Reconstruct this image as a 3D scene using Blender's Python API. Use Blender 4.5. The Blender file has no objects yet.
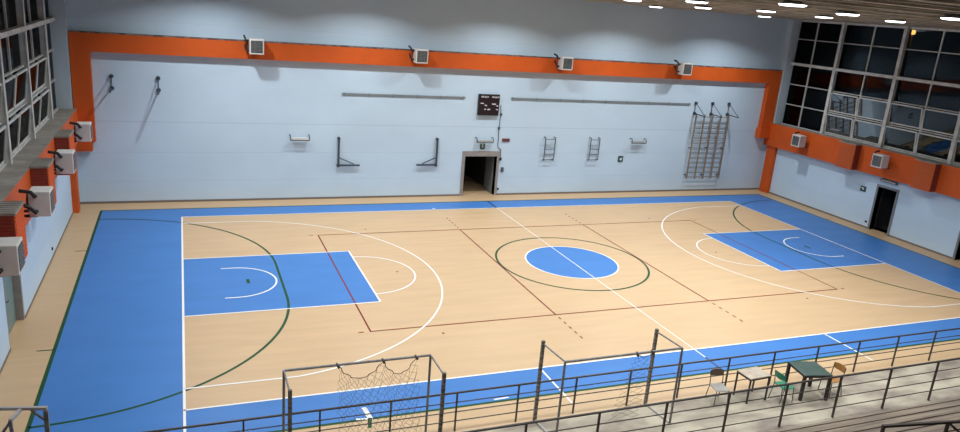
import bpy, math, random
from mathutils import Vector, Matrix
random.seed(4)
SC = bpy.context.scene
COL = SC.collection

# ------------------------------------------------------------------ materials
def mat(name, rgb, rough=0.6, metal=0.0, var=0.0, scale=3.0, bump=0.0, stretch=(1, 1, 1), spec=0.5, rgb2=None, thr=None):
    m = bpy.data.materials.new(name); m.use_nodes = True
    nt = m.node_tree; b = nt.nodes['Principled BSDF']
    b.inputs['Base Color'].default_value = (*rgb, 1)
    b.inputs['Roughness'].default_value = rough
    b.inputs['Metallic'].default_value = metal
    b.inputs['Specular IOR Level'].default_value = spec
    if var or bump or rgb2:
        tc = nt.nodes.new('ShaderNodeTexCoord'); mp = nt.nodes.new('ShaderNodeMapping')
        mp.inputs['Scale'].default_value = stretch
        n = nt.nodes.new('ShaderNodeTexNoise'); n.inputs['Scale'].default_value = scale
        n.inputs['Detail'].default_value = 4
        nt.links.new(tc.outputs['Object'], mp.inputs['Vector']); nt.links.new(mp.outputs['Vector'], n.inputs['Vector'])
        r = nt.nodes.new('ShaderNodeValToRGB')
        a, c = thr or (0.3, 0.7)
        r.color_ramp.elements[0].position = a; r.color_ramp.elements[1].position = c
        k = 1 - var
        r.color_ramp.elements[0].color = (*((rgb[0]*k, rgb[1]*k, rgb[2]*k) if rgb2 is None else rgb2), 1)
        r.color_ramp.elements[1].color = (*rgb, 1)
        nt.links.new(n.outputs['Fac'], r.inputs['Fac']); nt.links.new(r.outputs['Color'], b.inputs['Base Color'])
        if bump:
            bp = nt.nodes.new('ShaderNodeBump'); bp.inputs['Strength'].default_value = bump; bp.inputs['Distance'].default_value = 0.02
            nt.links.new(n.outputs['Fac'], bp.inputs['Height']); nt.links.new(bp.outputs['Normal'], b.inputs['Normal'])
    return m

def emis(name, rgb, s):
    m = bpy.data.materials.new(name); m.use_nodes = True
    nt = m.node_tree; nt.nodes.remove(nt.nodes['Principled BSDF'])
    e = nt.nodes.new('ShaderNodeEmission'); e.inputs['Color'].default_value = (*rgb, 1); e.inputs['Strength'].default_value = s
    nt.links.new(e.outputs[0], nt.nodes['Material Output'].inputs['Surface'])
    return m

def glass(name, tint=(0.55, 0.6, 0.62)):
    m = bpy.data.materials.new(name); m.use_nodes = True
    nt = m.node_tree; nt.nodes.remove(nt.nodes['Principled BSDF'])
    t = nt.nodes.new('ShaderNodeBsdfTransparent'); t.inputs['Color'].default_value = (*tint, 1)
    g = nt.nodes.new('ShaderNodeBsdfGlossy'); g.inputs['Roughness'].default_value = 0.03
    g.inputs['Color'].default_value = (0.29, 0.31, 0.32, 1)
    f = nt.nodes.new('ShaderNodeFresnel'); f.inputs['IOR'].default_value = 1.5
    x = nt.nodes.new('ShaderNodeMixShader')
    nt.links.new(f.outputs[0], x.inputs['Fac']); nt.links.new(t.outputs[0], x.inputs[1]); nt.links.new(g.outputs[0], x.inputs[2])
    nt.links.new(x.outputs[0], nt.nodes['Material Output'].inputs['Surface'])
    return m

def panel_wall(name, rgb, seams):
    """painted precast panels: faint cloudy wear and thin horizontal panel joints (world heights)"""
    m = mat(name, rgb, 0.75, var=0.09, scale=0.35, stretch=(1, 1, 1.6), spec=0.25)
    nt = m.node_tree; b = nt.nodes['Principled BSDF']
    src = b.inputs['Base Color'].links[0].from_socket
    geo = nt.nodes.new('ShaderNodeNewGeometry'); sp = nt.nodes.new('ShaderNodeSeparateXYZ')
    nt.links.new(geo.outputs['Position'], sp.inputs[0])
    last = src
    for z, w, d in seams:
        s = nt.nodes.new('ShaderNodeMath'); s.operation = 'SUBTRACT'; s.inputs[1].default_value = z
        nt.links.new(sp.outputs['Z'], s.inputs[0])
        a = nt.nodes.new('ShaderNodeMath'); a.operation = 'ABSOLUTE'; nt.links.new(s.outputs[0], a.inputs[0])
        l = nt.nodes.new('ShaderNodeMath'); l.operation = 'LESS_THAN'; l.inputs[1].default_value = w
        nt.links.new(a.outputs[0], l.inputs[0])
        mu = nt.nodes.new('ShaderNodeMath'); mu.operation = 'MULTIPLY'; mu.inputs[1].default_value = d
        nt.links.new(l.outputs[0], mu.inputs[0])
        mx = nt.nodes.new('ShaderNodeMix'); mx.data_type = 'RGBA'
        nt.links.new(mu.outputs[0], mx.inputs['Factor']); nt.links.new(last, mx.inputs['A'])
        mx.inputs['B'].default_value = (0.12, 0.13, 0.14, 1)
        last = mx.outputs['Result']
    nt.links.new(last, b.inputs['Base Color'])
    return m

M = {}
M['wall'] = panel_wall('pale_blue_paint', (0.59, 0.745, 0.875), [(3.5, 0.02, 0.16), (2.2, 0.012, 0.12), (0.95, 0.012, 0.1), (7.6, 0.012, 0.1)])
M['pilaster'] = mat('pilaster_paint', (0.55, 0.66, 0.74), 0.7, var=0.08, scale=1.5)
M['orange'] = mat('orange_paint', (0.66, 0.108, 0.014), 0.55, var=0.12, scale=1.2, spec=0.3)
M['dirt'] = mat('dusty_dark_concrete', (0.06, 0.05, 0.05), 0.9, rgb2=(0.28, 0.2, 0.16), scale=4, thr=(0.35, 0.6))
M['ledge'] = mat('grey_ledge_concrete', (0.34, 0.32, 0.28), 0.85, rgb2=(0.2, 0.18, 0.16), scale=1.6, thr=(0.3, 0.65))
M['tan'] = mat('tan_sports_floor', (0.59, 0.41, 0.235), 0.42, var=0.10, scale=1.3, stretch=(0.35, 2.2, 1), spec=0.35)
M['blue'] = mat('blue_court_paint', (0.062, 0.205, 0.53), 0.42, var=0.10, scale=0.9, stretch=(0.5, 1.6, 1), spec=0.2)
M['green_line'] = mat('dark_green_line', (0.015, 0.075, 0.028), 0.5, spec=0.15)
M['red_line'] = mat('red_line', (0.20, 0.03, 0.02), 0.5, spec=0.15)
M['white_line'] = mat('white_line', (0.85, 0.85, 0.82), 0.5)
M['navy_mark'] = mat('dark_mark', (0.02, 0.035, 0.09), 0.5)
M['concrete'] = mat('walkway_concrete', (0.47, 0.42, 0.32), 0.85, rgb2=(0.24, 0.195, 0.16), scale=0.75, stretch=(1, 2.2, 1), thr=(0.36, 0.60), bump=0.1)
M['stand'] = mat('stand_concrete', (0.27, 0.215, 0.16), 0.85, rgb2=(0.12, 0.09, 0.07), scale=2.2, stretch=(0.25, 5, 1), thr=(0.3, 0.65), bump=0.1)
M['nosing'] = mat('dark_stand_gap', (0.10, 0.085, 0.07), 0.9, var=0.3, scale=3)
M['ceiling'] = mat('brown_ceiling', (0.33, 0.27, 0.21), 0.8, rgb2=(0.13, 0.10, 0.08), scale=1.2, stretch=(0.4, 2, 1))
M['ceiling_rib'] = mat('pale_ceiling_rib', (0.76, 0.69, 0.57), 0.8, var=0.5, scale=1.0)
M['frame'] = mat('grey_window_steel', (0.72, 0.74, 0.72), 0.5, 0.05, rgb2=(0.52, 0.53, 0.50), scale=3)
M['steel_dark'] = mat('dark_rail_steel', (0.075, 0.067, 0.064), 0.45, 0.4)
M['rail_brown'] = mat('brown_rail_steel', (0.065, 0.05, 0.042), 0.5, 0.3)
M['galv'] = mat('galvanised_tube', (0.27, 0.265, 0.26), 0.5, 0.1, rgb2=(0.16, 0.155, 0.15), scale=9)
M['post'] = mat('worn_goal_post', (0.27, 0.24, 0.20), 0.6, 0.1, rgb2=(0.11, 0.09, 0.075), scale=7, stretch=(1, 1, 3), thr=(0.42, 0.56))
M['pale_steel'] = mat('pale_grey_steel', (0.48, 0.48, 0.47), 0.5, 0.2)
M['net'] = mat('dark_net_cord', (0.10, 0.075, 0.05), 0.9)
M['black'] = mat('matt_black', (0.015, 0.015, 0.016), 0.5)
M['heater'] = mat('cream_heater_casing', (0.72, 0.71, 0.68), 0.45, var=0.08, scale=3)
M['grille'] = mat('dark_heater_louvre', (0.09, 0.10, 0.10), 0.5, 0.3)
M['slat'] = mat('heater_slat', (0.20, 0.21, 0.21), 0.45, 0.4)
M['red_louvre'] = mat('brick_red_louvre', (0.30, 0.055, 0.03), 0.7, var=0.3, scale=8)
M['wall_bracket'] = mat('blue_grey_bracket', (0.055, 0.075, 0.10), 0.5, 0.3)
M['bar_grey'] = mat('grey_wall_rail', (0.24, 0.28, 0.29), 0.5, 0.3)
M['ladder'] = mat('dark_ladder_tube', (0.10, 0.12, 0.14), 0.5, 0.3)
M['wood_dark'] = mat('worn_wood_upright', (0.30, 0.22, 0.15), 0.6, var=0.3, scale=6, stretch=(1, 1, 0.3))
M['wood_rung'] = mat('pale_wood_rung', (0.24, 0.23, 0.21), 0.6, var=0.15, scale=6)
M['jamb'] = mat('stone_door_jamb', (0.33, 0.30, 0.28), 0.7, var=0.2, scale=5)
M['jamb_grey'] = mat('grey_door_jamb', (0.20, 0.22, 0.23), 0.6, var=0.15, scale=5)
M['inside'] = mat('corridor_painted_gloom', (0.05, 0.055, 0.06), 0.8)  # walls coloured near black to imitate the darkness of the unlit passages
M['door_green'] = mat('grey_green_door', (0.20, 0.29, 0.27), 0.5, var=0.15, scale=2)
M['dark_panel'] = mat('near_black_panel', (0.018, 0.008, 0.014), 0.35)
M['digit'] = mat('pale_digit', (0.75, 0.72, 0.74), 0.5)
M['sign_green'] = mat('dark_green_sign', (0.015, 0.075, 0.065), 0.5)
M['white'] = mat('white_plastic', (0.8, 0.8, 0.78), 0.4)
M['lamp_body'] = mat('lamp_diffuser_off', (0.40, 0.41, 0.38), 0.4)
M['maroon'] = mat('maroon_plate', (0.13, 0.04, 0.045), 0.5)
M['desk_pale'] = mat('pale_worn_desktop', (0.50, 0.45, 0.34), 0.5, rgb2=(0.36, 0.28, 0.22), scale=4)
M['desk_green'] = mat('dark_green_desktop', (0.035, 0.075, 0.06), 0.35, rgb2=(0.07, 0.10, 0.095), scale=3)
M['brown_ply'] = mat('brown_plywood', (0.15, 0.10, 0.07), 0.5, var=0.2, scale=6)
M['grey_ply'] = mat('grey_seat_ply', (0.36, 0.34, 0.31), 0.5, var=0.2, scale=6)
M['green_plastic'] = mat('green_plastic', (0.01, 0.22, 0.12), 0.4)
M['orange_ply'] = mat('orange_plywood', (0.42, 0.20, 0.05), 0.45, var=0.25, scale=6)
M['glass'] = glass('window_glass')
M['lens'] = emis('led_lens', (0.93, 0.97, 1.0), 6.0)
M['sodium'] = emis('sodium_lamp', (1.0, 0.42, 0.09), 6.0)
M['base'] = mat('brown_skirting', (0.19, 0.16, 0.14), 0.7)
M['asphalt'] = mat('night_asphalt', (0.04, 0.04, 0.04), 0.9, var=0.2, scale=2)

# ------------------------------------------------------------------ mesh builder
class MB:
    def __init__(s): s.v = []; s.f = []; s.mi = []; s.mats = []
    def m(s, mt):
        if mt not in s.mats: s.mats.append(mt)
        return s.mats.index(mt)
    def poly(s, pts, mt=None):
        b = len(s.v); s.v += [tuple(p) for p in pts]; s.f.append(tuple(range(b, b+len(pts)))); s.mi.append(s.m(mt) if mt else 0)
    def box(s, x0, x1, y0, y1, z0, z1, mt=None, mtop=None):
        b = len(s.v)
        s.v += [(x, y, z) for z in (z0, z1) for y in (y0, y1) for x in (x0, x1)]
        fs = [(0, 2, 3, 1), (4, 5, 7, 6), (0, 1, 5, 4), (2, 6, 7, 3), (0, 4, 6, 2), (1, 3, 7, 5)]
        for i, f in enumerate(fs):
            s.f.append(tuple(b+k for k in f))
            mm = mtop if (i == 1 and mtop) else mt
            s.mi.append(s.m(mm) if mm else 0)
        return s
    def bbox(s, x0, x1, y0, y1, z0, z1, c=0.01):
        """box with chamfered vertical and horizontal edges (rounded look)"""
        import bmesh
        bm = bmesh.new(); bmesh.ops.create_cube(bm, size=1)
        for v in bm.verts:
            v.co = Vector(((x0+x1)/2+v.co.x*(x1-x0), (y0+y1)/2+v.co.y*(y1-y0), (z0+z1)/2+v.co.z*(z1-z0)))
        bmesh.ops.bevel(bm, geom=list(bm.edges), offset=c, segments=2, affect='EDGES', profile=0.6)
        b = len(s.v); bm.verts.index_update()
        s.v += [tuple(v.co) for v in bm.verts]
        for f in bm.faces: s.f.append(tuple(b+v.index for v in f.verts)); s.mi.append(0)
        bm.free(); return s
    def tube(s, pts, r, n=8, cap=True):
        pts = [Vector(p) for p in pts]; rings = []
        prev = None
        for i, p in enumerate(pts):
            if i == 0: d = pts[1]-p
            elif i == len(pts)-1: d = p-pts[i-1]
            else: d = (pts[i+1]-p).normalized()+(p-pts[i-1]).normalized()
            d.normalize()
            a = (Vector((0, 0, 1)) if abs(d.z) < 0.9 else Vector((1, 0, 0))) if prev is None else prev
            u = (a-d*a.dot(d)).normalized(); w = d.cross(u); prev = u
            b = len(s.v)
            s.v += [tuple(p+(u*math.cos(2*math.pi*k/n)+w*math.sin(2*math.pi*k/n))*r) for k in range(n)]
            rings.append(b)
        for a, b in zip(rings, rings[1:]):
            for k in range(n):
                s.f.append((a+k, a+(k+1) % n, b+(k+1) % n, b+k)); s.mi.append(0)
        if cap:
            s.f.append(tuple(rings[0]+k for k in reversed(range(n)))); s.mi.append(0)
            s.f.append(tuple(rings[-1]+k for k in range(n))); s.mi.append(0)
        return s
    def bar(s, p, q, w, h):
        """rectangular bar between p and q"""
        p = Vector(p); q = Vector(q); d = (q-p).normalized()
        a = Vector((0, 0, 1)) if abs(d.z) < 0.9 else Vector((0, 1, 0))
        u = (a-d*a.dot(d)).normalized(); t = d.cross(u); b = len(s.v)
        for c in (p, q):
            s.v += [tuple(c+t*sx*w/2+u*sy*h/2) for sx, sy in ((-1, -1), (1, -1), (1, 1), (-1, 1))]
        for f in ((0, 1, 2, 3)[::-1], (4, 5, 6, 7), (0, 1, 5, 4), (1, 2, 6, 5), (2, 3, 7, 6), (3, 0, 4, 7)):
            s.f.append(tuple(b+k for k in f)); s.mi.append(0)
        return s
    def build(s, name, mt=None, parent=None, off=(0, 0, 0), kind=None, smooth=False):
        """vertices are world; off = the location the object (and its parents) sit at"""
        me = bpy.data.meshes.new(name)
        o0 = Vector(off)
        me.from_pydata([tuple(Vector(v)-o0) for v in s.v], [], s.f)
        mats = s.mats or [mt]
        for k in mats: me.materials.append(M[k] if isinstance(k, str) else k)
        if s.mats: me.polygons.foreach_set('material_index', s.mi)
        if smooth: me.polygons.foreach_set('use_smooth', [True]*len(me.polygons))
        me.update()
        o = bpy.data.objects.new(name, me); COL.objects.link(o)
        if parent is not None: o.parent = parent
        else: o.location = o0
        if kind: o['kind'] = kind
        return o

def tag(o, label, cat, group=None):
    o['label'] = label; o['category'] = cat
    if group: o['group'] = group
    return o
def thing(name, label, cat, loc=(0, 0, 0), rotz=0, group=None):
    o = bpy.data.objects.new(name, None); COL.objects.link(o); o.empty_display_size = 0.2
    o.location = loc; o.rotation_euler = (0, 0, rotz)
    return tag(o, label, cat, group)
def copy_tree(o, parent=None):
    c = o.copy(); COL.objects.link(c)
    if parent is not None: c.parent = parent
    for ch in list(o.children): copy_tree(ch, c)
    return c
def dup(root, loc, rotz=None, label=None, group=None):
    c = copy_tree(root); c.location = loc
    if rotz is not None: c.rotation_euler = (0, 0, rotz)
    if label: c['label'] = label
    if group: c['group'] = group
    return c
def st_root(name):
    o = bpy.data.objects.new(name, None); COL.objects.link(o); o['kind'] = 'structure'; return o

PW, SPR = 184, math.radians(142)
BW = 9.9            # back wall face
SX = 18.05          # lower side wall face
ZC = 9.94           # ceiling

# ------------------------------------------------------------------ floor with painted court
fl = MB()
fl.poly([(-18.9, -9.98, 0), (18.9, -9.98, 0), (18.9, 14.2, 0), (-18.9, 14.2, 0)], 'tan')
def rect(x0, x1, y0, y1, z, mt): fl.poly([(x0, y0, z), (x1, y0, z), (x1, y1, z), (x0, y1, z)], mt)
def seg(a, b, w, z, mt):
    a = Vector((*a, 0)); b = Vector((*b, 0)); d = (b-a).normalized(); n = Vector((-d.y, d.x, 0))*w/2
    fl.poly([(a-n)+Vector((0, 0, z)), (b-n)+Vector((0, 0, z)), (b+n)+Vector((0, 0, z)), (a+n)+Vector((0, 0, z))], mt)
def arc(c, r, a0, a1, w, z, mt, n=64):
    for i in range(n):
        t0 = math.radians(a0+(a1-a0)*i/n); t1 = math.radians(a0+(a1-a0)*(i+1)/n)
        fl.poly([(c[0]+q*math.cos(t), c[1]+q*math.sin(t), z) for q, t in ((r-w/2, t0), (r+w/2, t0), (r+w/2, t1), (r-w/2, t1))][::(1 if a1 > a0 else -1)], mt)
WN = 7.63
L2, W2, GX, GY, GYN = 14.0, 7.56, 17.05, 8.80, -8.98
zb, zg, zr, zw = 0.002, 0.004, 0.006, 0.008
# blue surround
rect(-GX, -L2, GYN, GY, zb, 'blue'); rect(L2, GX, GYN, GY, zb, 'blue')
rect(-L2, L2, W2, GY, zb, 'blue'); rect(-L2, L2, GYN, -WN, zb, 'blue')
# keys and centre disc
rect(-L2, -8.2, -2.45, 2.45, zb, 'blue'); rect(8.2, L2, -2.45, 2.45, zb, 'blue')
fl.poly([(1.8*math.cos(2*math.pi*k/96), 1.8*math.sin(2*math.pi*k/96), zb) for k in range(96)], 'blue')
# green handball / five-a-side lines
gw = 0.08
seg((-GX, GYN), (-GX, GY), 0.09, zg, 'green_line'); seg((GX, GYN), (GX, GY), gw, zg, 'green_line')
seg((-GX, GY), (GX, GY), gw, zg, 'green_line'); seg((-GX, GYN), (GX, GYN), gw, zg, 'green_line')
for s in (-1, 1):
    arc((s*GX, 1.5), 6.08, (90 if s > 0 else 90), (180 if s > 0 else 0), gw, zg, 'green_line')
    arc((s*GX, -1.5), 6.08, 270, (180 if s > 0 else 360), gw, zg, 'green_line')
    seg((s*(GX-6.08), -1.5), (s*(GX-6.08), 1.5), gw, zg, 'green_line')
    for y in (-3.9, 3.8): seg((s*GX, y), (s*(GX+0.4), y), 0.05, zg, 'green_line')
    for y in (-5.04, 0.05, 5.04): fl.poly([(s*6.97+0.045*math.cos(k*math.pi/6), y+0.045*math.sin(k*math.pi/6), zg) for k in range(12)], 'red_line')
    seg((s*12.02, -0.17), (s*12.02, 0.2), 0.11, zg, 'green_line')
arc((0, 0), 2.95, 0, 360, gw, zg, 'green_line', 96)
seg((-10.16, -9.34), (-10.08, -9.0), 0.09, zg, 'green_line')
# centre line over the blue bands is dark
seg((0, W2), (0, GY), 0.09, zg, 'navy_mark'); seg((-0.02, -8.9), (0, -8.15), 0.07, zg, 'navy_mark')
# red volleyball court
rw = 0.05
for y in (-4.5, 4.5): seg((-9, y), (9, y), rw, zr, 'red_line')
for x in (-9, 9): seg((x, -4.525), (x, 4.525), rw, zr, 'red_line')
for x in (-3, 3):
    seg((x, -4.5), (x, 4.5), rw, zr, 'red_line')
    for s in (-1, 1):
        for k in range(5):
            y = s*(4.5+0.2+k*0.35); seg((x, y), (x, y+s*0.15), 0.05, zr, 'red_line')
for sx in (-1, 1):
    for sy in (-1, 1): seg((sx*9.2, sy*4.5), (sx*9.36, sy*4.5), 0.05, zr, 'red_line')
# white basketball court
ww = 0.055
for y in (-WN, W2): seg((-L2-ww/2, y), (L2+ww/2, y), ww, zw, 'white_line')
seg((-L2, GYN+0.05), (-L2, W2), 0.06, zw, 'white_line'); seg((L2, -WN), (L2, W2), ww, zw, 'white_line')
seg((0, -8.15), (0, W2), 0.035, zw, 'white_line')
arc((0, 0), 1.8, 0, 360, ww, zw, 'white_line', 96)
for s in (-1, 1):
    for y in (-2.45, 2.45): seg((s*L2, y), (s*8.2, y), ww, zw, 'white_line')
    seg((s*8.2, -2.475), (s*8.2, 2.475), ww, zw, 'white_line')
    arc((s*8.2, 0), 1.8, (-90 if s < 0 else 90), (90 if s < 0 else 270), ww, zw, 'white_line')
    bx = s*12.425
    a = math.degrees(math.asin(6.66/6.75))
    arc((bx, 0), 6.75, (-a if s < 0 else 180-a), (a if s < 0 else 180+a), ww, zw, 'white_line', 80)
    xe = bx-s*6.75*math.cos(math.radians(a))
    for y in (-6.66, 6.66): seg((s*L2, y), (xe, y), ww, zw, 'white_line')
    arc((bx, 0), 1.3, (-90 if s < 0 else 90), (90 if s < 0 else 270), ww, zw, 'white_line')
    for y in (-1.3, 1.3): seg((bx, y), (s*12.8, y), ww, zw, 'white_line')
    seg((s*5.1, -WN), (s*5.1, -9.5), ww, zw, 'white_line')
# white tape cross and worn white patches at the near touch line
seg((-10.1, -8.48), (-10.06, -9.0), 0.12, zw, 'white_line'); seg((-10.38, -8.93), (-10.0, -8.99), 0.06, zw, 'white_line')
seg((-6.55, -8.86), (-6.95, -8.88), 0.05, zw, 'white_line'); seg((-3.2, 7.75), (-3.05, 7.75), 0.08, zw, 'white_line')
fl.build('floor', kind='structure')

wk = MB(); wk.box(-18.05, 18.05, -12.4, -9.98, -0.1, 0.003); wk.build('floor', 'concrete', kind='structure')

# stand terraces
sd = MB()
for k in range(18):
    y1 = -12.4-0.8*k
    zt = 0.48*(k+1)
    sd.box(-18.05, 18.05, y1-0.82, y1, -0.1, zt-0.035, 'nosing')
    sd.box(-18.05, 18.05, y1-0.095, y1-0.03, zt-0.036, zt, 'stand')
    sd.box(-18.05, 18.05, y1-0.80, y1-0.13, zt-0.036, zt, 'stand')
sd.build('stand_terrace', kind='structure')

# ------------------------------------------------------------------ walls
DX0, DX1, DZ = -0.93, 0.80, 2.03
w = MB()
w.box(-18.6, DX0, BW, BW+0.3, 0, ZC+0.1); w.box(DX1, 18.6, BW, BW+0.3, 0, ZC+0.1); w.box(DX0, DX1, BW, BW+0.3, DZ, ZC+0.1)
w.build('wall_back', 'wall', kind='structure')
w = MB(); w.box(-18.6, 18.6, -26.6, -26.3, 0, ZC+0.1); w.build('wall_front', 'wall', kind='structure')
# right lower wall with two door openings
R1, R2 = (0.93, 1.97), (-3.75, -2.62)
w = MB()
for a, b in ((R1[1], BW), (R2[1], R1[0]), (-26.3, R2[0])): w.box(SX, SX+0.3, a, b, 0, 2.76)
for a, b in (R1, R2): w.box(SX, SX+0.3, a, b, 2.22, 2.76)
w.build('wall_right', 'wall', kind='structure')
LD = (-3.72, -1.72)
w = MB()
for a, b in ((LD[1], BW), (-26.3, LD[0])): w.box(-SX-0.3, -SX, a, b, 0, 2.76)
w.box(-SX-0.3, -SX, LD[0], LD[1], 2.15, 2.76)
w.build('wall_left', 'wall', kind='structure')
# baseboards
w = MB(); w.box(-SX, DX0-0.14, BW-0.02, BW, 0, 0.09); w.box(DX1+0.14, SX, BW-0.02, BW, 0, 0.09); w.build('baseboard_back', 'base', kind='structure')
w = MB()
for a, b in ((R1[1]+0.1, BW), (R2[1]+0.1, R1[0]-0.1), (-9.9, R2[0]-0.1)): w.box(SX-0.02, SX, a, b, 0, 0.08)
w.build('baseboard_right', 'base', kind='structure')
w = MB()
for a, b in ((LD[1], BW), (-9.9, LD[0])): w.box(-SX, -SX+0.02, a, b, 0, 0.06)
w.build('baseboard_left', 'base', kind='structure')

# orange ledge bands along the side walls (grey concrete on top)
for s, nm in ((-1, 'trim_1'), (1, 'trim_2')):
    w = MB()
    xs = sorted((s*17.75, s*18.6))
    w.box(xs[0], xs[1], -26.3, BW, 2.75, 4.05, 'orange', 'ledge')
    w.build(nm, kind='structure')
# orange frame on the back wall: beam with dirty top, legs, feet
w = MB()
w.box(-17.87, 17.87, 9.6, BW, 6.30, 7.02, 'orange', 'dirt')
w.box(-17.87, 17.87, 9.59, BW-0.01, 7.02, 7.07, 'dirt')
w.box(-17.87, -17.17, 9.6, BW, 2.7, 6.30, 'orange'); w.box(-17.87, -17.30, 9.5, BW, 2.32, 2.75, 'orange')
w.box(17.1, 17.87, 9.6, BW, 3.7, 6.30, 'orange'); w.box(17.0, 17.87, 9.5, BW, 3.18, 3.72, 'orange')
w.build('trim_3', kind='structure')
w = MB(); w.box(-18.05, -17.83, 8.55, 9.05, 0, 2.76); w.build('trim_4', 'orange', kind='structure')
w = MB(); w.box(17.85, 18.06, 9.02, 9.68, 0, 2.76); w.build('trim_5', 'orange', kind='structure')
# corner pilasters beside the windows
w = MB(); w.box(-18.55, -17.9, 9.45, BW, 4.05, ZC); w.build('trim_6', 'pilaster', kind='structure')
w = MB(); w.box(17.92, 18.55, 9.52, BW, 4.05, ZC); w.build('trim_7', 'pilaster', kind='structure')

# ceiling: slab with shallow ribs running parallel to the back wall
w = MB(); w.box(-18.9, 18.9, -26.6, 10.2, ZC, ZC+0.2, 'ceiling')
y = -26.0; i = 0
while y < 9.7:
    d = 0.03 if i % 3 else 0.055
    w.box(-18.4, 18.4, y, y+(0.12 if i % 3 else 0.22), ZC-d, ZC+0.02, 'ceiling_rib'); y += 0.62; i += 1
w.build('ceiling', kind='structure')

# corridors behind the openings
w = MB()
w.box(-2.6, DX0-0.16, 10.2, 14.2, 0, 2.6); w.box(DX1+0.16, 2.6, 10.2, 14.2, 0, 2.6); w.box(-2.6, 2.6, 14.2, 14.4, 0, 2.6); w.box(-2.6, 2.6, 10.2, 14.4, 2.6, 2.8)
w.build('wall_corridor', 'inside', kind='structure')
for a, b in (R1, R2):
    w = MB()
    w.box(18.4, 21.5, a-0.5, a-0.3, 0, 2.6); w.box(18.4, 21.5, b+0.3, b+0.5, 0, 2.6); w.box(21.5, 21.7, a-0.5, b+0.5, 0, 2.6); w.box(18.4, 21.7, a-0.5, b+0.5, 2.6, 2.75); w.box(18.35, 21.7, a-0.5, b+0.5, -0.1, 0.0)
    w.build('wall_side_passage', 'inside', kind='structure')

# ------------------------------------------------------------------ doors
d = st_root('door_1')
w = MB()
w.box(DX0-0.14, DX0+0.0, BW-0.05, BW+0.32, 0, DZ+0.26); w.box(DX1, DX1+0.12, BW-0.05, BW+0.32, 0, DZ+0.26); w.box(DX0, DX1, BW-0.05, BW+0.32, DZ, DZ+0.26)
w.build('door_frame', 'jamb', d)
w = MB(); w.bbox(DX1-0.06, DX1-0.01, BW+0.3, BW+1.25, 0.01, DZ, 0.008); w.build('door_leaf', 'jamb_grey', d)
w = MB(); w.tube([(DX1-0.06, BW+1.15, 1.0), (DX1-0.12, BW+1.15, 1.0), (DX1-0.12, BW+1.02, 1.0)], 0.012); w.build('door_handle', 'black', d)
for nm, (a, b) in (('door_2', R1), ('door_3', R2)):
    d = st_root(nm); w = MB()
    w.box(SX-0.04, SX+0.32, a-0.1, a, 0, 2.32); w.box(SX-0.04, SX+0.32, b, b+0.1, 0, 2.32); w.box(SX-0.04, SX+0.32, a, b, 2.22, 2.32)
    w.build('door_frame', 'jamb_grey', d)
d = st_root('door_4')
w = MB()
w.box(-SX-0.32, -SX+0.0, LD[1]-0.12, LD[1], 0, 2.15); w.box(-SX-0.32, -SX, LD[0], LD[0]+0.05, 0, 2.15); w.box(-SX-0.32, -SX, LD[0]+0.05, LD[1]-0.12, 2.05, 2.15)
w.build('door_frame', 'jamb', d)
w = MB(); w.bbox(-SX-0.24, -SX-0.18, LD[0]+0.06, LD[1]-0.14, 0.02, 2.04, 0.006); w.build('door_leaf', 'door_green', d)
w = MB(); w.tube([(-SX-0.18, -2.95, 1.0), (-SX-0.11, -2.95, 1.0), (-SX-0.11, -2.83, 1.0)], 0.014); w.build('door_handle', 'black', d)

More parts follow.
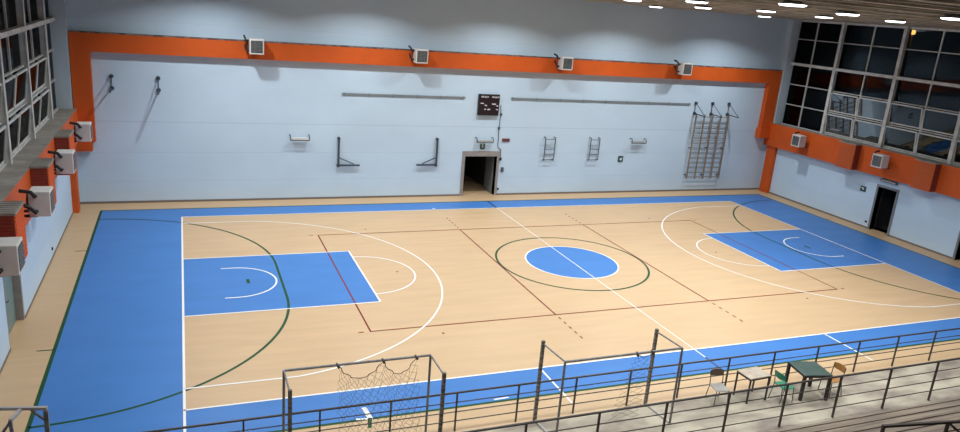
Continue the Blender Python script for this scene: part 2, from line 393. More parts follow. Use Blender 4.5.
# ------------------------------------------------------------------ windows: bays of deep mullions with fixed and tilted sashes
ROWS = [4.05, 5.22, 6.35, 7.5, 8.85, 9.86]
wn = [1]
def bay(s, y0, y1, sashes, first=False):
    """s side (-1 left, +1 right); y1 > y0; glass plane x = s*18.45"""
    wd = st_root('window_%d' % wn[0]); wn[0] += 1
    X0, X1 = 18.36, 18.52
    def bx(m, a, b, c, e, f, g): m.box(*sorted((s*a, s*b)), c, e, f, g)
    mid = (y0+y1)/2 if not first else 8.17
    fr = MB()
    for i, z in enumerate(ROWS):
        t = 0.09 if i == 3 else (0.07 if i in (0, 5) else 0.025)
        dep = (X0-0.12 if i == 3 else X0)
        bx(fr, dep, X1, y0+0.07, y1-0.07, z-t, z+t*0.6)
    bx(fr, X0+0.02, X1, mid-0.03, mid+0.03, ROWS[0], ROWS[5])
    fr.build('window_frame', 'frame', wd)
    mu = MB()
    bx(mu, X0-0.10, X1+0.05, y0-0.07, y0+0.07, ROWS[0], ROWS[5]+0.02)
    bx(mu, X0-0.12, X0-0.09, y0-0.09, y0+0.09, ROWS[0], ROWS[5]+0.02)
    mu.build('mullion', 'frame', wd)
    gl = MB()
    for r in range(5):
        if sashes and r < 2: continue
        for a, b in ((y0+0.07, mid-0.03), (mid+0.03, y1-0.07)):
            bx(gl, X0+0.08, X0+0.09, a, b, ROWS[r]+0.02, ROWS[r+1]-0.02)
    gl.build('pane', 'glass', wd)
    if sashes:
        for r in range(2):
            for a, b in ((y0+0.1, mid-0.06), (mid+0.06, y1-0.1)):
                zt, zb_ = ROWS[r+1]-0.09, ROWS[r]+0.10
                h = zt-zb_; ang = 0.13
                # top pushed inwards, bottom hinge stays in frame
                def P(u, z, e=0):   # z measured up from bottom hinge
                    x = X0+0.06-math.sin(ang)*z+e
                    return (s*x, u, zb_+math.cos(ang)*z)
                sf = MB()
                sf.bar(P(a, 0), P(a, h), 0.06, 0.06); sf.bar(P(b, 0), P(b, h), 0.06, 0.06)
                sf.bar(P(a, 0), P(b, 0), 0.05, 0.06); sf.bar(P(a, h), P(b, h), 0.05, 0.06)
                so = sf.build('sash', 'frame', wd)
                g2 = MB(); g2.poly([P(a, 0.02), P(b, 0.02), P(b, h-0.02), P(a, h-0.02)]); g2.poly([P(a, 0.02, 0.008), P(b, 0.02, 0.008), P(b, h-0.02, 0.008), P(a, h-0.02, 0.008)][::-1])
                g2.build('pane', 'glass', so)
                g3 = MB(); g3.tube([P(a, h*0.8), (s*(X0+0.05), a-0.01, zb_+h*0.95)], 0.012, 6); g3.build('stay', 'steel_dark', so)
    return wd
bay(1, 6.37, 9.52, False, True)
for k in range(5): bay(1, 6.37-3.71*(k+1), 6.37-3.71*k, True)
bay(-1, 7.0, 9.45, False, True)
for k in range(5): bay(-1, 7.0-3.71*(k+1), 7.0-3.71*k, True)
# solid wall behind the stand beyond the glazing, and the lintels
for s, nm, ye in ((1, 'wall_right', 6.37-3.71*5), (-1, 'wall_left', 7.0-3.71*5)):
    w = MB(); xs = sorted((s*18.36, s*18.66)); w.box(*xs, -26.3, ye-0.1, 4.05, ZC); w.build(nm+'_upper', 'wall', kind='structure')

# outside: ground and a street lamp seen through the top of the right window
w = MB(); w.box(22.5, 60, -30, 45, -0.3, -0.1); w.build('outside_ground', 'asphalt', kind='structure')
t = thing('street_lamp', 'small orange street lamp glowing outside behind the top of the right window', 'street lamp', (40, 19.7, -0.1))
w = MB(); w.tube([(40, 19.7, -0.1), (40, 19.7, 5), (40, 19.7, 9.85), (39.8, 19.6, 10.1)], 0.07, 8); w.build('lamp_pole', 'galv', t, t.location)
w = MB(); w.bbox(39.45, 39.95, 19.4, 19.7, 10.06, 10.2, 0.03); w.build('lamp_head', 'galv', t, t.location)
w = MB(); w.bbox(39.35, 39.85, 19.3, 19.8, 9.72, 10.07, 0.1); w.build('lamp_bulb', 'sodium', t, t.location)

# ------------------------------------------------------------------ ceiling lights
def make_light(label):
    t = thing('ceiling_light', label, 'ceiling light', (0, 0, ZC), group='round white LED lights under the ceiling')
    m = MB()
    n = 20
    def disc(m, r0, r1, z0, z1):
        b = len(m.v)
        for r, z in ((r0, z0), (r1, z1)): m.v += [(r*math.cos(2*math.pi*k/n), r*math.sin(2*math.pi*k/n), z) for k in range(n)]
        for k in range(n): m.f.append((b+k, b+(k+1) % n, b+n+(k+1) % n, b+n+k)); m.mi.append(0)
        m.f.append(tuple(b+k for k in reversed(range(n)))); m.mi.append(0); m.f.append(tuple(b+n+k for k in range(n))); m.mi.append(0)
    disc(m, 0.31, 0.12, ZC-0.11, ZC-0.0)
    m.build('housing', 'pale_steel', t, (0, 0, ZC))
    m = MB(); disc(m, 0.26, 0.31, ZC-0.145, ZC-0.11); m.build('lens', 'lens', t, (0, 0, ZC))
    return t
LP = [
 # lights the photo shows
 (-0.5, -5.9, 'second from the left edge of the visible ceiling'), (4.3, 0.0, 'close to the back wall over the centre circle'),
 (4.4, -3.2, 'directly in front of the one at the corner arm'), (-1.1, -10.1, 'large one at the top edge of the photo'),
 (7.8, -2.4, 'just outside the corner pilaster'), (3.4, -7.5, 'over the first window bay'),
 (7.9, -5.3, 'beside the orange street lamp'), (2.7, -11.2, 'cut by the edge of the photo'), (0.3, -1.4, 'cut by the top edge near the back wall'),
 (6.6, 6.4, 'closest to the back wall, by the wall ladders'), (13.0, 6.4, 'closest to the back wall, above the climbing frame'),
 # the row by the back wall whose light throws the heater shadows
 (-12.6, 6.4, 'above the long wall arms'), (-6.2, 6.4, 'above the arm pointing away from the corner'), (0.2, 6.4, 'above the scoreboard'),
 # the rest of the hall
 (-12.6, 0.8, 'above the three point arc of the near end'), (-7.0, 1.0, 'above the free throw circle'), (-13.0, -4.8, 'above the corner of the blue end zone'),
 (-7.2, -5.0, 'above the open tan floor by the arc'), (-12.6, -10.6, 'above the goal with the sagging net'), (-6.8, -10.8, 'above the goal with scraps of net'),
 (12.6, -8.6, 'above the touch line beyond the photo'), (7.6, -13.4, 'above the lower seats'), (-8.5, -16.2, 'above the middle seats'), (-1.5, -16.4, 'above the stair railing'), (6.5, -18.0, 'above the upper seats')]
light0 = None
for i, (x, y, wh) in enumerate(LP):
    if light0 is None: light0 = make_light('x'); o = light0; o.location = (x, y, ZC)
    else: o = dup(light0, (x, y, ZC))
    o['label'] = 'round white LED ceiling light, ' + wh
for o in [q for q in COL.objects if q.name.split('.')[0] == 'ceiling_light']:
    la = bpy.data.lights.new('lamp', 'AREA'); la.shape = 'DISK'; la.size = 0.42; la.energy = PW*(1.38 if o.location.y > 6 else 1.0)*(0.75 if o.location.y < -12 else 1.0)*(0.84 if o.location.x > -5 and o.location.y < 3 else 1.0)
    la.color = (0.93, 0.97, 1.0); la.spread = SPR
    lo = bpy.data.objects.new('lamp', la); COL.objects.link(lo); lo.parent = o; lo.location = (0, 0, -0.17)

# ------------------------------------------------------------------ unit heaters
def make_heater():
    """front faces local -Y; body 0.66 wide, base centre origin, mount plane at y=+0.62"""
    t = thing('unit_heater', 'h', 'heater')
    m = MB(); m.bbox(-0.29, 0.29, 0.0, 0.46, 0, 0.62, 0.02)
    m.build('casing', 'heater', t)
    m = MB(); m.box(-0.235, 0.235, -0.006, 0.02, 0.06, 0.56); m.build('grille', 'grille', t)
    g = t.children[1]
    m = MB()
    for k in range(8): m.box(-0.235, 0.235, -0.02, -0.004, 0.095+k*0.058, 0.118+k*0.058)
    for x in (-0.08, 0.1): m.box(x, x+0.02, -0.022, -0.004, 0.08, 0.56)
    m.build('louvre', 'slat', g)
    for x in (-0.22, 0.22):
        m = MB(); m.bar((x, 0.3, 0.01), (x, 0.66, 0.01), 0.05, 0.06); m.build('bracket', 'black', t)
    m = MB()
    m.tube([(-0.30, 0.30, 0.52), (-0.40, 0.30, 0.54), (-0.46, 0.36, 0.66), (-0.46, 0.60, 0.70)], 0.045, 8)
    m.build('pipe', 'black', t)
    m = MB()
    m.tube([(-0.30, 0.30, 0.14), (-0.41, 0.30, 0.14), (-0.43, 0.40, 0.26), (-0.40, 0.60, 0.36)], 0.045, 8)
    m.build('pipe', 'black', t)
    m = MB()   # small fan cowl at the back
    m.tube([(0, 0.43, 0.32), (0, 0.52, 0.32)], 0.22, 18); m.build('fan_cowl', 'grille', t)
    return t
h0 = make_heater()
HL = [((-10.90, 8.95, 6.56), 0, 'cream unit heater on the orange back beam, nearest the left wall'),
      ((-3.72, 8.95, 6.52), 0, 'cream unit heater on the orange back beam, left of the scoreboard'),
      ((3.72, 8.95, 6.54), 0, 'cream unit heater on the orange back beam, right of the scoreboard'),
      ((10.85, 8.95, 6.58), 0, 'cream unit heater on the orange back beam, nearest the climbing frame'),
      ((-16.86, 5.42, 3.58), 1, 'cream unit heater on the left orange ledge, farthest one beside the corner'),
      ((-16.86, 0.70, 3.56), 1, 'cream unit heater on the left orange ledge, second from the back corner'),
      ((-16.86, -3.62, 3.54), 1, 'cream unit heater on the left orange ledge, third from the corner'),
      ((-16.86, -7.62, 3.53), 1, 'cream unit heater over the green door, cut by the photo edge'),
      ((17.02, 6.82, 3.24), -1, 'cream unit heater on the right orange band, nearest the back corner'),
      ((17.02, 1.60, 3.28), -1, 'cream unit heater on the right orange band above the dark doorway')]
for i, (loc, s, lab) in enumerate(HL):
    o = h0 if i == 0 else dup(h0, loc)
    o.location = loc; o.rotation_euler = (0, 0, math.pi/2*s if s else 0); o['label'] = lab; o['group'] = 'unit heaters around the hall'
# left ledge units: pipes reach the orange face at x=-17.75 (0.73 behind the front)

# ------------------------------------------------------------------ louvred vent housings on the side bands
def vent(x0, x1, y0, y1, z0, z1, s, lab):
    t = thing('vent_housing', lab, 'vent', ((x0+x1)/2, (y0+y1)/2, z0), group='louvred vent housings on the side bands')
    L = t.location
    m = MB(); m.box(x0, x1, y0, y1, z0, z1-0.05); m.build('housing', 'orange', t, L)
    m = MB(); m.box(x0-0.03*(s > 0), x1+0.03*(s < 0), y0-0.03, y1+0.03, z1-0.05, z1)
    ys = y0
    while ys < y1: m.box(x0, x1, ys, ys+0.03, z1, z1+0.015); ys += 0.16
    m.build('cap', 'ledge', t, L)
    m = MB(); m.box(x0+0.01, x1-0.01, y0-0.004, y0, z0+0.02, z1-0.06); z = z0+0.06
    while z < z1-0.14:
        m.box(x0+0.02, x1-0.02, y0-0.02, y0, z, z+0.05); z += 0.085
    m.build('side_louvre', 'red_louvre', t, L)
    xf = x0 if s > 0 else x1
    m = MB(); z = z0+0.06
    while z < z1-0.14:
        a, b = sorted((xf, xf-s*0.015)); m.box(a, b, y0+0.05, y1-0.05, z, z+0.045); z += 0.085
    m.build('front_louvre', 'orange' if s < 0 else 'red_louvre_front', t, L)
M['red_louvre_front'] = mat('orange_brown_louvre', (0.52, 0.12, 0.03), 0.6, var=0.2, scale=10)
vent(-17.75, -17.33, 3.5, 4.65, 2.78, 4.09, -1, 'red and orange louvred vent box on left ledge between the two farthest heaters')
vent(-17.75, -17.33, -0.88, 0.12, 2.78, 4.09, -1, 'red and orange louvred vent box on left ledge between the second and third heaters')
vent(-17.75, -17.33, -5.46, -4.45, 2.78, 4.09, -1, 'red and orange louvred vent box beside the heater cut by the photo edge')
vent(17.37, 17.75, 3.24, 4.24, 2.76, 4.06, 1, 'orange louvred vent box on the right band, between the two heaters')
vent(17.37, 17.75, -1.12, -0.14, 2.76, 4.08, 1, 'orange louvred vent box on the right band, right of the dark doorway')

# ------------------------------------------------------------------ things on the back wall
Y = BW
for x0, x1, z, lab in ((-7.12, -1.15, 4.92, 'long grey horizontal rail on the back wall left of the scoreboard'), (1.28, 12.1, 4.95, 'long grey horizontal rail on the back wall right of the scoreboard')):
    t = thing('wall_rail', lab, 'rail', ((x0+x1)/2, Y, z))
    m = MB(); m.box(x0, x1, Y-0.06, Y-0.02, z-0.035, z+0.045); m.build('rail', 'bar_grey', t, t.location)
    m = MB(); n = int((x1-x0)/1.4)+1
    for k in range(n+1): xx = x0+0.1+(x1-x0-0.2)*k/n; m.box(xx-0.03, xx+0.03, Y-0.07, Y, z-0.06, z+0.06)
    m.build('bracket', 'bar_grey', t, t.location)

t = thing('scoreboard', 'black electronic scoreboard on the back wall above the doorway', 'scoreboard', (0.07, Y, 4.1))
L = t.location
m = MB(); m.bbox(-0.47, 0.62, Y-0.16, Y-0.02, 4.1, 5.13, 0.015); m.build('case', 'black', t, L)
m = MB(); m.box(-0.44, 0.59, Y-0.166, Y-0.158, 4.14, 5.09); m.build('screen', 'dark_panel', t, L)
k = 14.4
def sbx(px): return -0.47+(px-195)/(482-195)*1.09
def sbz(py): return 5.13-(py-60)/(352-60)*1.03
m = MB()
for a, b, c, e in ((222, 262, 84, 104), (268, 300, 84, 106), (304, 326, 86, 104), (370, 405, 84, 104), (410, 440, 86, 108), (444, 474, 84, 104)):
    m.box(sbx(a), sbx(b), Y-0.172, Y-0.164, sbz(e), sbz(c))
m.build('team_name_strip', 'pale_steel', t, L)
m = MB()
for a, b, c, e in ((218, 262, 178, 190), (276, 304, 204, 218), (296, 308, 212, 226), (376, 430, 184, 198), (442, 466, 208, 222), (274, 298, 258, 272), (318, 356, 258, 276), (440, 464, 260, 272)):
    m.box(sbx(a), sbx(b), Y-0.172, Y-0.164, sbz(e), sbz(c))
m.build('digits', 'digit', t, L)

m = MB(); m.tube([(0.76, Y-0.03, 4.6), (0.80, Y-0.03, 4.1), (0.76, Y-0.03, 3.4), (0.79, Y-0.03, 2.5), (0.97, Y-0.03, 2.36), (0.97, Y-0.03, 1.98)], 0.018, 6)
m.box(0.76, 0.86, Y-0.07, Y, 4.08, 4.2); m.box(0.71, 0.81, Y-0.07, Y, 3.4, 3.52)
tag(m.build('wall_cable_conduit', 'ladder'), 'thin grey cable conduit running down the back wall from the scoreboard', 'conduit')
def small(name, x0, x1, z0, z1, d, mt, lab, cat):
    m = MB(); m.bbox(x0, x1, Y-d, Y, z0, z1, min(0.01, d/4)); o = m.build(name, mt, off=((x0+x1)/2, Y, z0)); return tag(o, lab, cat)
small('switch_box', 0.93, 1.04, 1.82, 1.95, 0.07, 'black', 'small black switch box at the lower end of the conduit by the door', 'switch')
small('wall_alarm_box', 1.06, 1.20, 1.22, 1.46, 0.08, 'ladder', 'small grey alarm box on the wall right of the back doorway', 'alarm')
small('socket', 0.95, 1.04, 0.28, 0.38, 0.05, 'black', 'small dark wall socket low beside the back doorway', 'socket')
small('warning_plate', 1.0, 1.40, 2.78, 2.94, 0.05, 'maroon', 'dark maroon plate on the back wall right of the conduit', 'sign')
t = thing('exit_sign', 'white sign with a dark green letter U above the back doorway', 'sign', (-0.05, Y, 2.4))
m = MB(); m.box(-0.23, 0.13, Y-0.02, Y, 2.31, 2.70); m.build('plate', 'pilaster', t, t.location)
m = MB(); m.box(-0.17, -0.08, Y-0.03, Y-0.018, 2.42, 2.67); m.box(0.0, 0.08, Y-0.03, Y-0.018, 2.42, 2.67); m.box(-0.14, 0.05, Y-0.03, Y-0.018, 2.38, 2.46)
m.build('letter', 'sign_green', t, t.location)

def cage_lamp(x0, x1, z0, lab, body):
    t = thing('emergency_lamp', lab, 'lamp', ((x0+x1)/2, Y, z0), group='bracketed emergency lamps on the back wall')
    L = t.location
    for x in (x0, x1):
        m = MB(); m.tube([(x, Y, z0+0.24), (x, Y-0.2, z0+0.26), (x, Y-0.24, z0+0.2), (x, Y-0.24, z0+0.02)], 0.025, 6); m.build('bracket', 'ladder', t, L)
    m = MB(); m.tube([(x0, Y-0.25, z0+0.02), (x1, Y-0.25, z0+0.02)], 0.022, 6); m.build('guard_bar', 'ladder', t, L)
    m = MB(); m.bbox(x0+0.05, x1-0.05, Y-0.22, Y-0.12, z0+0.04, z0+0.14, 0.02); m.build('lamp_housing', body, t, L)
cage_lamp(-9.42, -8.58, 2.78, 'cream emergency lamp in a bracket on the left part of the back wall', 'heater')
cage_lamp(-0.45, 0.42, 2.74, 'grey emergency lamp in a bracket directly above the exit sign', 'lamp_body')
cage_lamp(8.52, 9.42, 2.76, 'grey emergency lamp in a bracket on the right part of the back wall', 'lamp_body')

def small_sign(name, c, axis, lab):
    t = thing(name, lab, 'sign', c)
    m = MB(); q = MB()
    x, y, z = c
    if axis == 'y':
        m.box(x-0.15, x+0.15, y-0.03, y, z-0.15, z+0.17); q.box(x-0.05, x+0.06, y-0.036, y-0.028, z-0.06, z+0.04); q.box(x-0.02, x+0.1, y-0.036, y-0.028, z+0.04, z+0.07)
    else:
        m.box(x-0.03, x, y-0.16, y+0.16, z-0.13, z+0.13); q.box(x-0.036, x-0.028, y-0.06, y+0.05, z-0.04, z+0.04); q.box(x-0.036, x-0.028, y-0.02, y+0.11, z+0.03, z+0.07)
    m.build('plate', 'sign_green', t, c); q.build('symbol', 'white', t, c)
small_sign('direction_sign', (8.08, Y, 1.87), 'y', 'small dark green square sign on back wall below the right emergency lamp')
small_sign('direction_sign', (SX, 2.82, 1.88), 'x', 'small dark green square sign on right wall beside the dark doorway')
m = MB(); m.bbox(SX-0.04, SX, 2.2, 2.29, 0.27, 0.37, 0.008); tag(m.build('socket', 'black', off=(SX, 2.25, 0.27)), 'small dark wall socket low on the right wall beside the doorway', 'socket')
m = MB(); m.bbox(-SX, -SX+0.04, 3.2, 3.29, 0.27, 0.37, 0.008); tag(m.build('socket', 'black', off=(-SX, 3.25, 0.27)), 'small dark wall socket low on the left wall under the vent box', 'socket')
t = thing('wall_emergency_lamp', 'dark bar shaped emergency lamp on right wall just above the dark doorway', 'lamp', (SX, 1.45, 2.55))
m = MB(); m.bbox(SX-0.14, SX, 0.98, 1.9, 2.52, 2.66, 0.02); m.build('lamp_housing', 'jamb_grey', t, t.location)
m = MB(); m.bbox(SX-0.15, SX-0.1, 1.05, 1.83, 2.55, 2.62, 0.01); m.build('diffuser', 'lamp_body', t, t.location)

# swing brackets lying along the wall
def swing(x, s, lab):
    t = thing('wall_swing_bracket', lab, 'bracket', (x, Y, 1.6), group='L shaped swing brackets on the back wall')
    L = t.location
    m = MB(); m.box(x-0.04, x+0.04, Y-0.16, Y-0.08, 1.56, 2.92); m.build('upright', 'wall_bracket', t, L)
    m = MB(); m.box(*sorted((x, x+s*1.0)), Y-0.15, Y-0.09, 1.59, 1.66); m.build('arm', 'wall_bracket', t, L)
    m = MB(); m.bar((x, Y-0.12, 2.0), (x+s*0.72, Y-0.12, 1.68), 0.04, 0.04); m.build('brace', 'wall_bracket', t, L)
    for z in (2.88, 1.6):
        m = MB(); m.tube([(x, Y, z), (x, Y-0.13, z)], 0.07, 10); m.build('hinge', 'wall_bracket', t, L)
swing(-7.22, 1, 'dark L shaped swing bracket on back wall with its arm pointing right')
swing(-2.45, -1, 'dark L shaped swing bracket on back wall with its arm pointing left')

# small wall ladders
def ladder(x0, x1, lab):
    t = thing('wall_ladder', lab, 'ladder', ((x0+x1)/2, Y, 1.83), group='small metal ladders on the back wall')
    L = t.location
    for x in (x0, x1):
        m = MB(); m.tube([(x, Y, 3.04), (x, Y-0.16, 3.02), (x, Y-0.17, 2.9), (x, Y-0.17, 1.95), (x, Y-0.16, 1.86), (x, Y, 1.84)], 0.028, 8); m.build('side_rail', 'ladder', t, L)
    for z in (2.94, 2.5, 2.42, 2.16, 1.9):
        m = MB(); m.tube([(x0, Y-0.17, z), (x1, Y-0.17, z)], 0.016, 6); m.build('rung', 'ladder', t, L)
ladder(3.36, 3.92, 'small dark metal wall ladder, the one nearer the back doorway')
ladder(6.03, 6.56, 'small dark metal wall ladder, the one nearer the climbing frame')

# climbing frame (wall bars standing off the wall) with three top hooks
t = thing('climbing_frame', 'tall wooden climbing frame of wall bars at the right of the back wall', 'climbing frame', (13.7, Y, 0.75))
L = t.location
XS = [12.46, 13.02, 13.58, 14.14, 14.70]
for x in XS:
    m = MB(); m.bbox(x-0.028, x+0.028, Y-0.27, Y-0.18, 0.76, 4.42, 0.01); m.build('upright', 'wood_dark', t, L)
for k in range(14):
    m = MB(); m.tube([(XS[0], Y-0.23, 0.88+k*0.262), (XS[-1], Y-0.23, 0.88+k*0.262)], 0.018, 8); m.build('rung', 'wood_rung', t, L)
for x in (XS[0], XS[2], XS[4]):
    for z in (0.95, 2.5):
        m = MB(); m.box(x-0.03, x+0.03, Y-0.2, Y, z, z+0.05); m.build('wall_fixing', 'wall_bracket', t, L)
def hook(x, z0, z1, ln, lab, grp):
    t = thing('wall_hook_arm', lab, 'bracket', (x, Y, z0), group=grp)
    L = t.location
    for z in (z0, z1):
        m = MB(); m.tube([(x, Y, z), (x, Y-0.1, z)], 0.085, 10); m.build('wall_plate', 'wall_bracket', t, L)
    m = MB(); m.tube([(x, Y-0.07, z0), (x, Y-ln, z0-0.03)], 0.028, 8); m.build('arm', 'wall_bracket', t, L)
    m = MB(); m.tube([(x, Y-0.07, z1), (x, Y-ln, z0-0.03)], 0.018, 6); m.build('stay', 'wall_bracket', t, L)
    m = MB(); m.tube([(x, Y-0.05, z0), (x, Y-0.05, z1)], 0.015, 6); m.build('tie_rod', 'wall_bracket', t, L)
g = 'triangular arms above the climbing frame'
hook(12.45, 4.45, 5.02, 1.0, 'dark triangular arm above the climbing frame, leftmost of three', g)
hook(13.58, 4.44, 5.03, 1.0, 'dark triangular arm above the climbing frame, middle of three', g)
hook(14.72, 4.44, 5.03, 1.0, 'dark triangular arm above the climbing frame, rightmost of three', g)
g = 'thin triangular arms at the left end of the back wall'
hook(-16.48, 4.86, 5.34, 1.1, 'thin dark wall arm at left of back wall, beside the orange leg', g)
hook(-14.74, 4.84, 5.33, 1.1, 'thin dark wall arm at left of back wall, farther from the orange leg', g)

# ------------------------------------------------------------------ goals
def goal(x0, x1, yt, yn, lab, xo=0.0):
    """yt: y of the thick mouth posts, yn: y of the thin rear frame"""
    t = thing('goal', lab, 'goal', ((x0+x1)/2, (yt+yn)/2, 0), group='small goals parked on the walkway')
    L = t.location
    for x in (x0, x1):
        m = MB(); m.bbox(x+xo-0.036, x+xo+0.036, yt-0.036, yt+0.036, 0.004, 2.07, 0.008); m.build('post', 'post', t, L)
    fr = []
    for x in (x0, x1):
        m = MB(); m.tube([(x, yn, 0.03), (x, yn, 2.0)], 0.028, 8); m.build('rear_post', 'galv', t, L)
        m = MB(); m.tube([(x, yn, 2.0), (x+xo, yt, 2.0)], 0.02, 8); m.build('top_stay', 'galv', t, L)
        m = MB(); m.tube([(x, yn, 0.03), (x+xo, yt, 0.03)], 0.025, 8); m.build('ground_bar', 'pale_steel', t, L)
    m = MB(); m.tube([(x0, yn, 2.0), (x1, yn, 2.0)], 0.028, 8); m.build('crossbar', 'galv', t, L)
    return t
def net(t, xs, y0, yb, sag, zend, cols, rows, x_spread):
    """hanging net from attachment points xs along the crossbar"""
    m = MB()
    def top(x):
        for a, b in zip(xs, xs[1:]):
            if a <= x <= b:
                u = (x-a)/(b-a); return 1.98-sag*4*u*(1-u)
        return 1.98
    def P(i, j):
        u = i/cols; v = j/rows
        x = xs[0]+(xs[-1]-xs[0])*u
        z = top(x)*(1-v)+zend*v
        xx = x+(u-0.5)*x_spread*v + 0.03*math.sin(i*1.7+j*0.9)
        return (xx, y0+(yb-y0)*v**0.7+0.05*math.sin(i*0.8)*v, z)
    for i in range(cols+1):
        for j in range(rows+1):
            if (i+j) % 2: continue
            for di in (-1, 1):
                if 0 <= i+di <= cols and j+1 <= rows: m.tube([P(i, j), P(i+di, j+1)], 0.003, 3, False)
    m.tube([P(i, 0) for i in range(cols+1)], 0.009, 4)
    for x in xs: m.tube([(x-0.03, y0, 2.03), (x+0.03, y0, 1.93)], 0.03, 5)
    m.build('net', 'net', t, t.location)
g1 = goal(-12.12, -9.06, -10.88, -9.98, 'small metal goal with a sagging torn net, left of the two behind the railing')
net(g1, [-11.05, -10.1, -9.38], -9.98, -10.55, 0.34, 0.1, 34, 26, 0.15)
g2 = goal(-6.30, -3.22, -10.0, -10.92, 'small metal goal with only scraps of net, right of the two behind the railing', -0.08)
net(g2, [-4.45, -4.05], -10.92, -10.5, 0.1, 0.05, 5, 26, 0.4)

# grey metal frame at the lower left corner
t = thing('metal_frame', 'grey welded metal frame with struts at the lower left corner of the photo', 'frame', (-17.0, -10.4, 0))
L = t.location
m = MB(); m.bar((-17.95, -9.97, 1.975), (-16.17, -10.37, 1.975), 0.06, 0.05); m.build('top_bar', 'pale_steel', t, L)
m = MB(); m.box(-16.23, -16.16, -10.41, -10.34, 0.004, 1.93); m.build('post', 'galv', t, L)
m = MB(); m.bar((-16.42, -10.33, 1.95), (-16.2, -10.37, 1.72), 0.03, 0.03); m.build('corner_brace', 'galv', t, L)
m = MB(); m.bar((-16.58, -10.30, 1.96), (-16.68, -10.62, 1.95), 0.06, 0.05); m.build('strut', 'pale_steel', t, L)
m = MB(); m.bar((-16.68, -10.62, 1.95), (-16.6, -10.62, 0.02), 0.05, 0.05); m.build('strut', 'galv', t, L)
m = MB(); m.bar((-16.68, -10.62, 1.93), (-17.25, -10.7, 1.1), 0.04, 0.04); m.build('strut', 'galv', t, L)
m = MB(); m.bar((-17.95, -9.98, 0.004), (-17.95, -9.98, 1.95), 0.07, 0.07); m.build('post', 'galv', t, L)

# ------------------------------------------------------------------ railings
def railing(lab, y, h, x0, x1, posts, zs, r_top, r, pw, mt='steel_dark'):
    t = thing('railing', lab, 'railing', ((x0+x1)/2, y, 0)); L = t.location
    m = MB(); m.tube([(x0, y, h), (x1, y, h)], r_top, 8); m.build('top_rail', mt, t, L)
    for z in zs:
        m = MB(); m.tube([(x0, y, z), (x1, y, z)], r, 6); m.build('rail', mt, t, L)
    for x in posts:
        m = MB(); m.box(x-pw/2, x+pw/2, y-pw/2, y+pw/2, 0.003, h); m.build('post', mt, t, L)
railing('long dark four bar steel railing between the court and the concrete walkway', -9.92, 0.97, -17.6, 17.9,
        [0.74+(1.55 if k > 0 else 1.515)*k for k in range(-12, 12)], (0.73, 0.49, 0.26), 0.025, 0.014, 0.035)
railing('nearer dark four bar steel railing at the foot of the spectator stand', -11.72, 1.16, -17.9, 17.9,
        [1.14+1.73*k for k in range(-11, 10)], (0.87, 0.58, 0.29), 0.026, 0.014, 0.042, 'rail_brown')
t = thing('stair_railing', 'short dark brown stair railing on the stand at the lower right corner', 'railing', (-4, -17.5, 3.36)); L = t.location
m = MB(); m.bar((-5.07, -17.37, 4.18), (-1.9, -17.86, 4.18), 0.04, 0.035); m.build('top_rail', 'rail_brown', t, L)
for x in (-5.05, -3.99, -2.9):
    m = MB(); yy = -17.37-0.155*(x+5.07); m.box(x-0.018, x+0.018, yy-0.018, yy+0.018, 3.36, 4.17); m.build('post', 'rail_brown', t, L)
m = MB(); m.bar((-3.97, -17.54, 4.16), (-2.92, -17.70, 3.4), 0.03, 0.03); m.build('brace', 'rail_brown', t, L)

# ------------------------------------------------------------------ desks and chairs on the walkway
def desk(loc, rz, w, d, h, leg, top, legm, lab):
    t = thing('desk', lab, 'desk', loc, rz)
    m = MB(); m.bbox(-w/2, w/2, -d/2, d/2, h-0.03, h, 0.008); m.build('desktop', top, t)
    m = MB()
    a, b = w/2-0.03, d/2-0.03
    for p, q in (((-a, -b), (a, -b)), ((a, -b), (a, b)), ((a, b), (-a, b)), ((-a, b), (-a, -b))): m.bar((*p, h-0.055), (*q, h-0.055), leg*0.6, 0.05)
    m.build('apron', legm, t)
    for sx in (-1, 1):
        for sy in (-1, 1):
            m = MB(); m.box(sx*a-leg/2, sx*a+leg/2, sy*b-leg/2, sy*b+leg/2, 0.0, h-0.03); m.build('leg', legm, t)
    return t
desk((-0.33, -10.37, 0.004), math.radians(3), 0.70, 0.52, 0.72, 0.035, 'desk_pale', 'black', 'school desk with a pale worn top and thin black legs beside the brown chair')
desk((1.38, -10.56, 0.004), math.radians(-12), 0.80, 0.78, 0.74, 0.07, 'desk_green', 'black', 'square dark green table with thick black legs between two chairs')

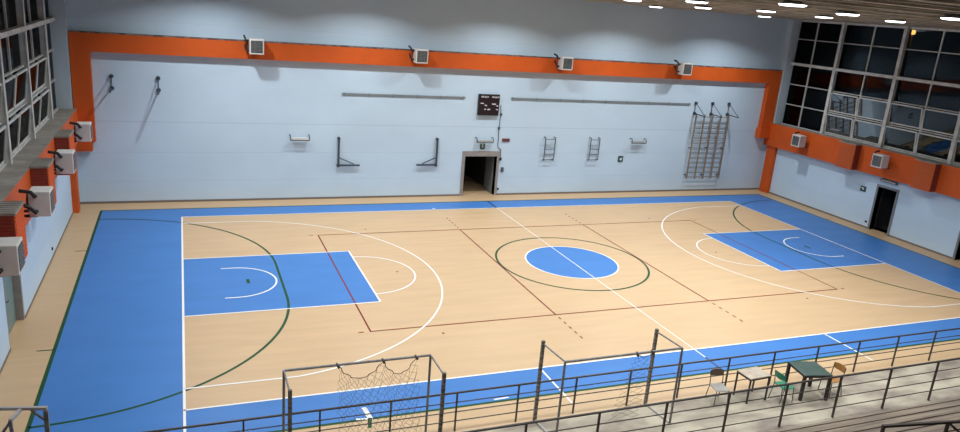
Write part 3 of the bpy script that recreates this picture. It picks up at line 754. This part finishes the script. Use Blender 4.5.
def chair(loc, rz, back, seat, legm, lab):
    """sitter faces local -Y"""
    t = thing('school_chair', lab, 'chair', loc, rz, 'school chairs behind the railing')
    m = MB()
    # curved plywood seat
    n = 6; b = len(m.v)
    for i in range(n+1):
        v = i/n; y = -0.20+0.38*v; z = 0.44-0.015*math.sin(v*math.pi)-(0.02*(1-v/0.2) if v < 0.2 else 0)
        wv = 0.185+0.01*math.sin(v*math.pi)
        m.v += [(-wv, y, z), (wv, y, z), (-wv, y, z-0.015), (wv, y, z-0.015)]
    for i in range(n):
        a = b+i*4; c = a+4
        for f in ((a, a+1, c+1, c), (a+2, c+2, c+3, a+3), (a, c, c+2, a+2), (a+1, a+3, c+3, c+1)): m.f.append(f); m.mi.append(0)
    m.f.append((b, b+2, b+3, b+1)); m.mi.append(0); e = b+4*n; m.f.append((e, e+1, e+3, e+2)); m.mi.append(0)
    m.build('seat', seat, t)
    # curved backrest
    m = MB(); n = 8; b = 0
    for i in range(n+1):
        u = -1+2*i/n; x = 0.19*u; y = 0.215-0.035*u*u
        dz = 0.03*(abs(u) ** 4)
        m.v += [(x, y, 0.64+dz), (x, y+0.02, 0.82-dz), (x, y+0.014, 0.64+dz), (x, y+0.034, 0.82-dz)]
    for i in range(n):
        a = i*4; c = a+4
        for f in ((a, c, c+1, a+1), (a+2, a+3, c+3, c+2), (a, a+2, c+2, c), (a+1, c+1, c+3, a+3)): m.f.append(f); m.mi.append(0)
    m.f.append((0, 1, 3, 2)); m.mi.append(0); e = 4*n; m.f.append((e, e+2, e+3, e+1)); m.mi.append(0)
    m.build('backrest', back, t)
    for s in (-1, 1):
        m = MB(); m.tube([(s*0.19, -0.19, 0.0), (s*0.17, -0.17, 0.42)], 0.012, 6); m.build('leg', legm, t)
        m = MB(); m.tube([(s*0.19, 0.24, 0.0), (s*0.18, 0.15, 0.42), (s*0.18, 0.20, 0.80)], 0.012, 6); m.build('leg', legm, t)
    m = MB()
    for s in (-1, 1): m.tube([(s*0.17, -0.17, 0.415), (s*0.18, 0.15, 0.415)], 0.011, 6)
    m.tube([(-0.17, -0.17, 0.415), (0.17, -0.17, 0.415)], 0.011, 6); m.tube([(-0.18, 0.15, 0.415), (0.18, 0.15, 0.415)], 0.011, 6)
    m.build('seat_frame', legm, t)
    return t
chair((-1.37, -10.35, 0.004), math.radians(-8), 'brown_ply', 'grey_ply', 'steel_dark', 'school chair with a brown backrest and grey seat, left of the pale desk')
chair((0.45, -10.68, 0.004), math.radians(90), 'green_plastic', 'green_plastic', 'ladder', 'green school chair between the pale desk and the dark green table')
chair((2.08, -10.71, 0.004), math.radians(-90), 'orange_ply', 'orange_ply', 'steel_dark', 'orange brown plywood school chair right of the dark green table')

# ------------------------------------------------------------------ world, camera, view
wd = bpy.data.worlds.new('night'); SC.world = wd; wd.use_nodes = True
wd.node_tree.nodes['Background'].inputs[0].default_value = (0.02, 0.03, 0.05, 1)
wd.node_tree.nodes['Background'].inputs[1].default_value = 0.12

F, yaw, pitch, roll = 733.0352, 0.3965, 0.2794, 0.0820
f = Vector((math.sin(yaw)*math.cos(pitch), math.cos(yaw)*math.cos(pitch), -math.sin(pitch)))
r = Vector((math.cos(yaw), -math.sin(yaw), 0)); u = r.cross(f)
r2 = r*math.cos(roll)+u*math.sin(roll); u2 = -r*math.sin(roll)+u*math.cos(roll)
cam = bpy.data.cameras.new('camera'); co = bpy.data.objects.new('camera', cam); COL.objects.link(co)
cam.sensor_width = 36; cam.lens = F*36/960; cam.clip_start = 0.05; cam.clip_end = 300
mw = Matrix.Identity(4)
for i in range(3): mw[i][0] = r2[i]; mw[i][1] = u2[i]; mw[i][2] = -f[i]
mw.translation = Vector((-13.8179, -23.4387, 9.2694))
co.matrix_world = mw
SC.camera = co
vs = SC.view_settings; vs.view_transform = 'Standard'; vs.look = 'None'; vs.gamma = 1; vs.exposure = 0.0; vs.use_curve_mapping = False
SC.cycles.use_denoising = True
SC.cycles.max_bounces = 6
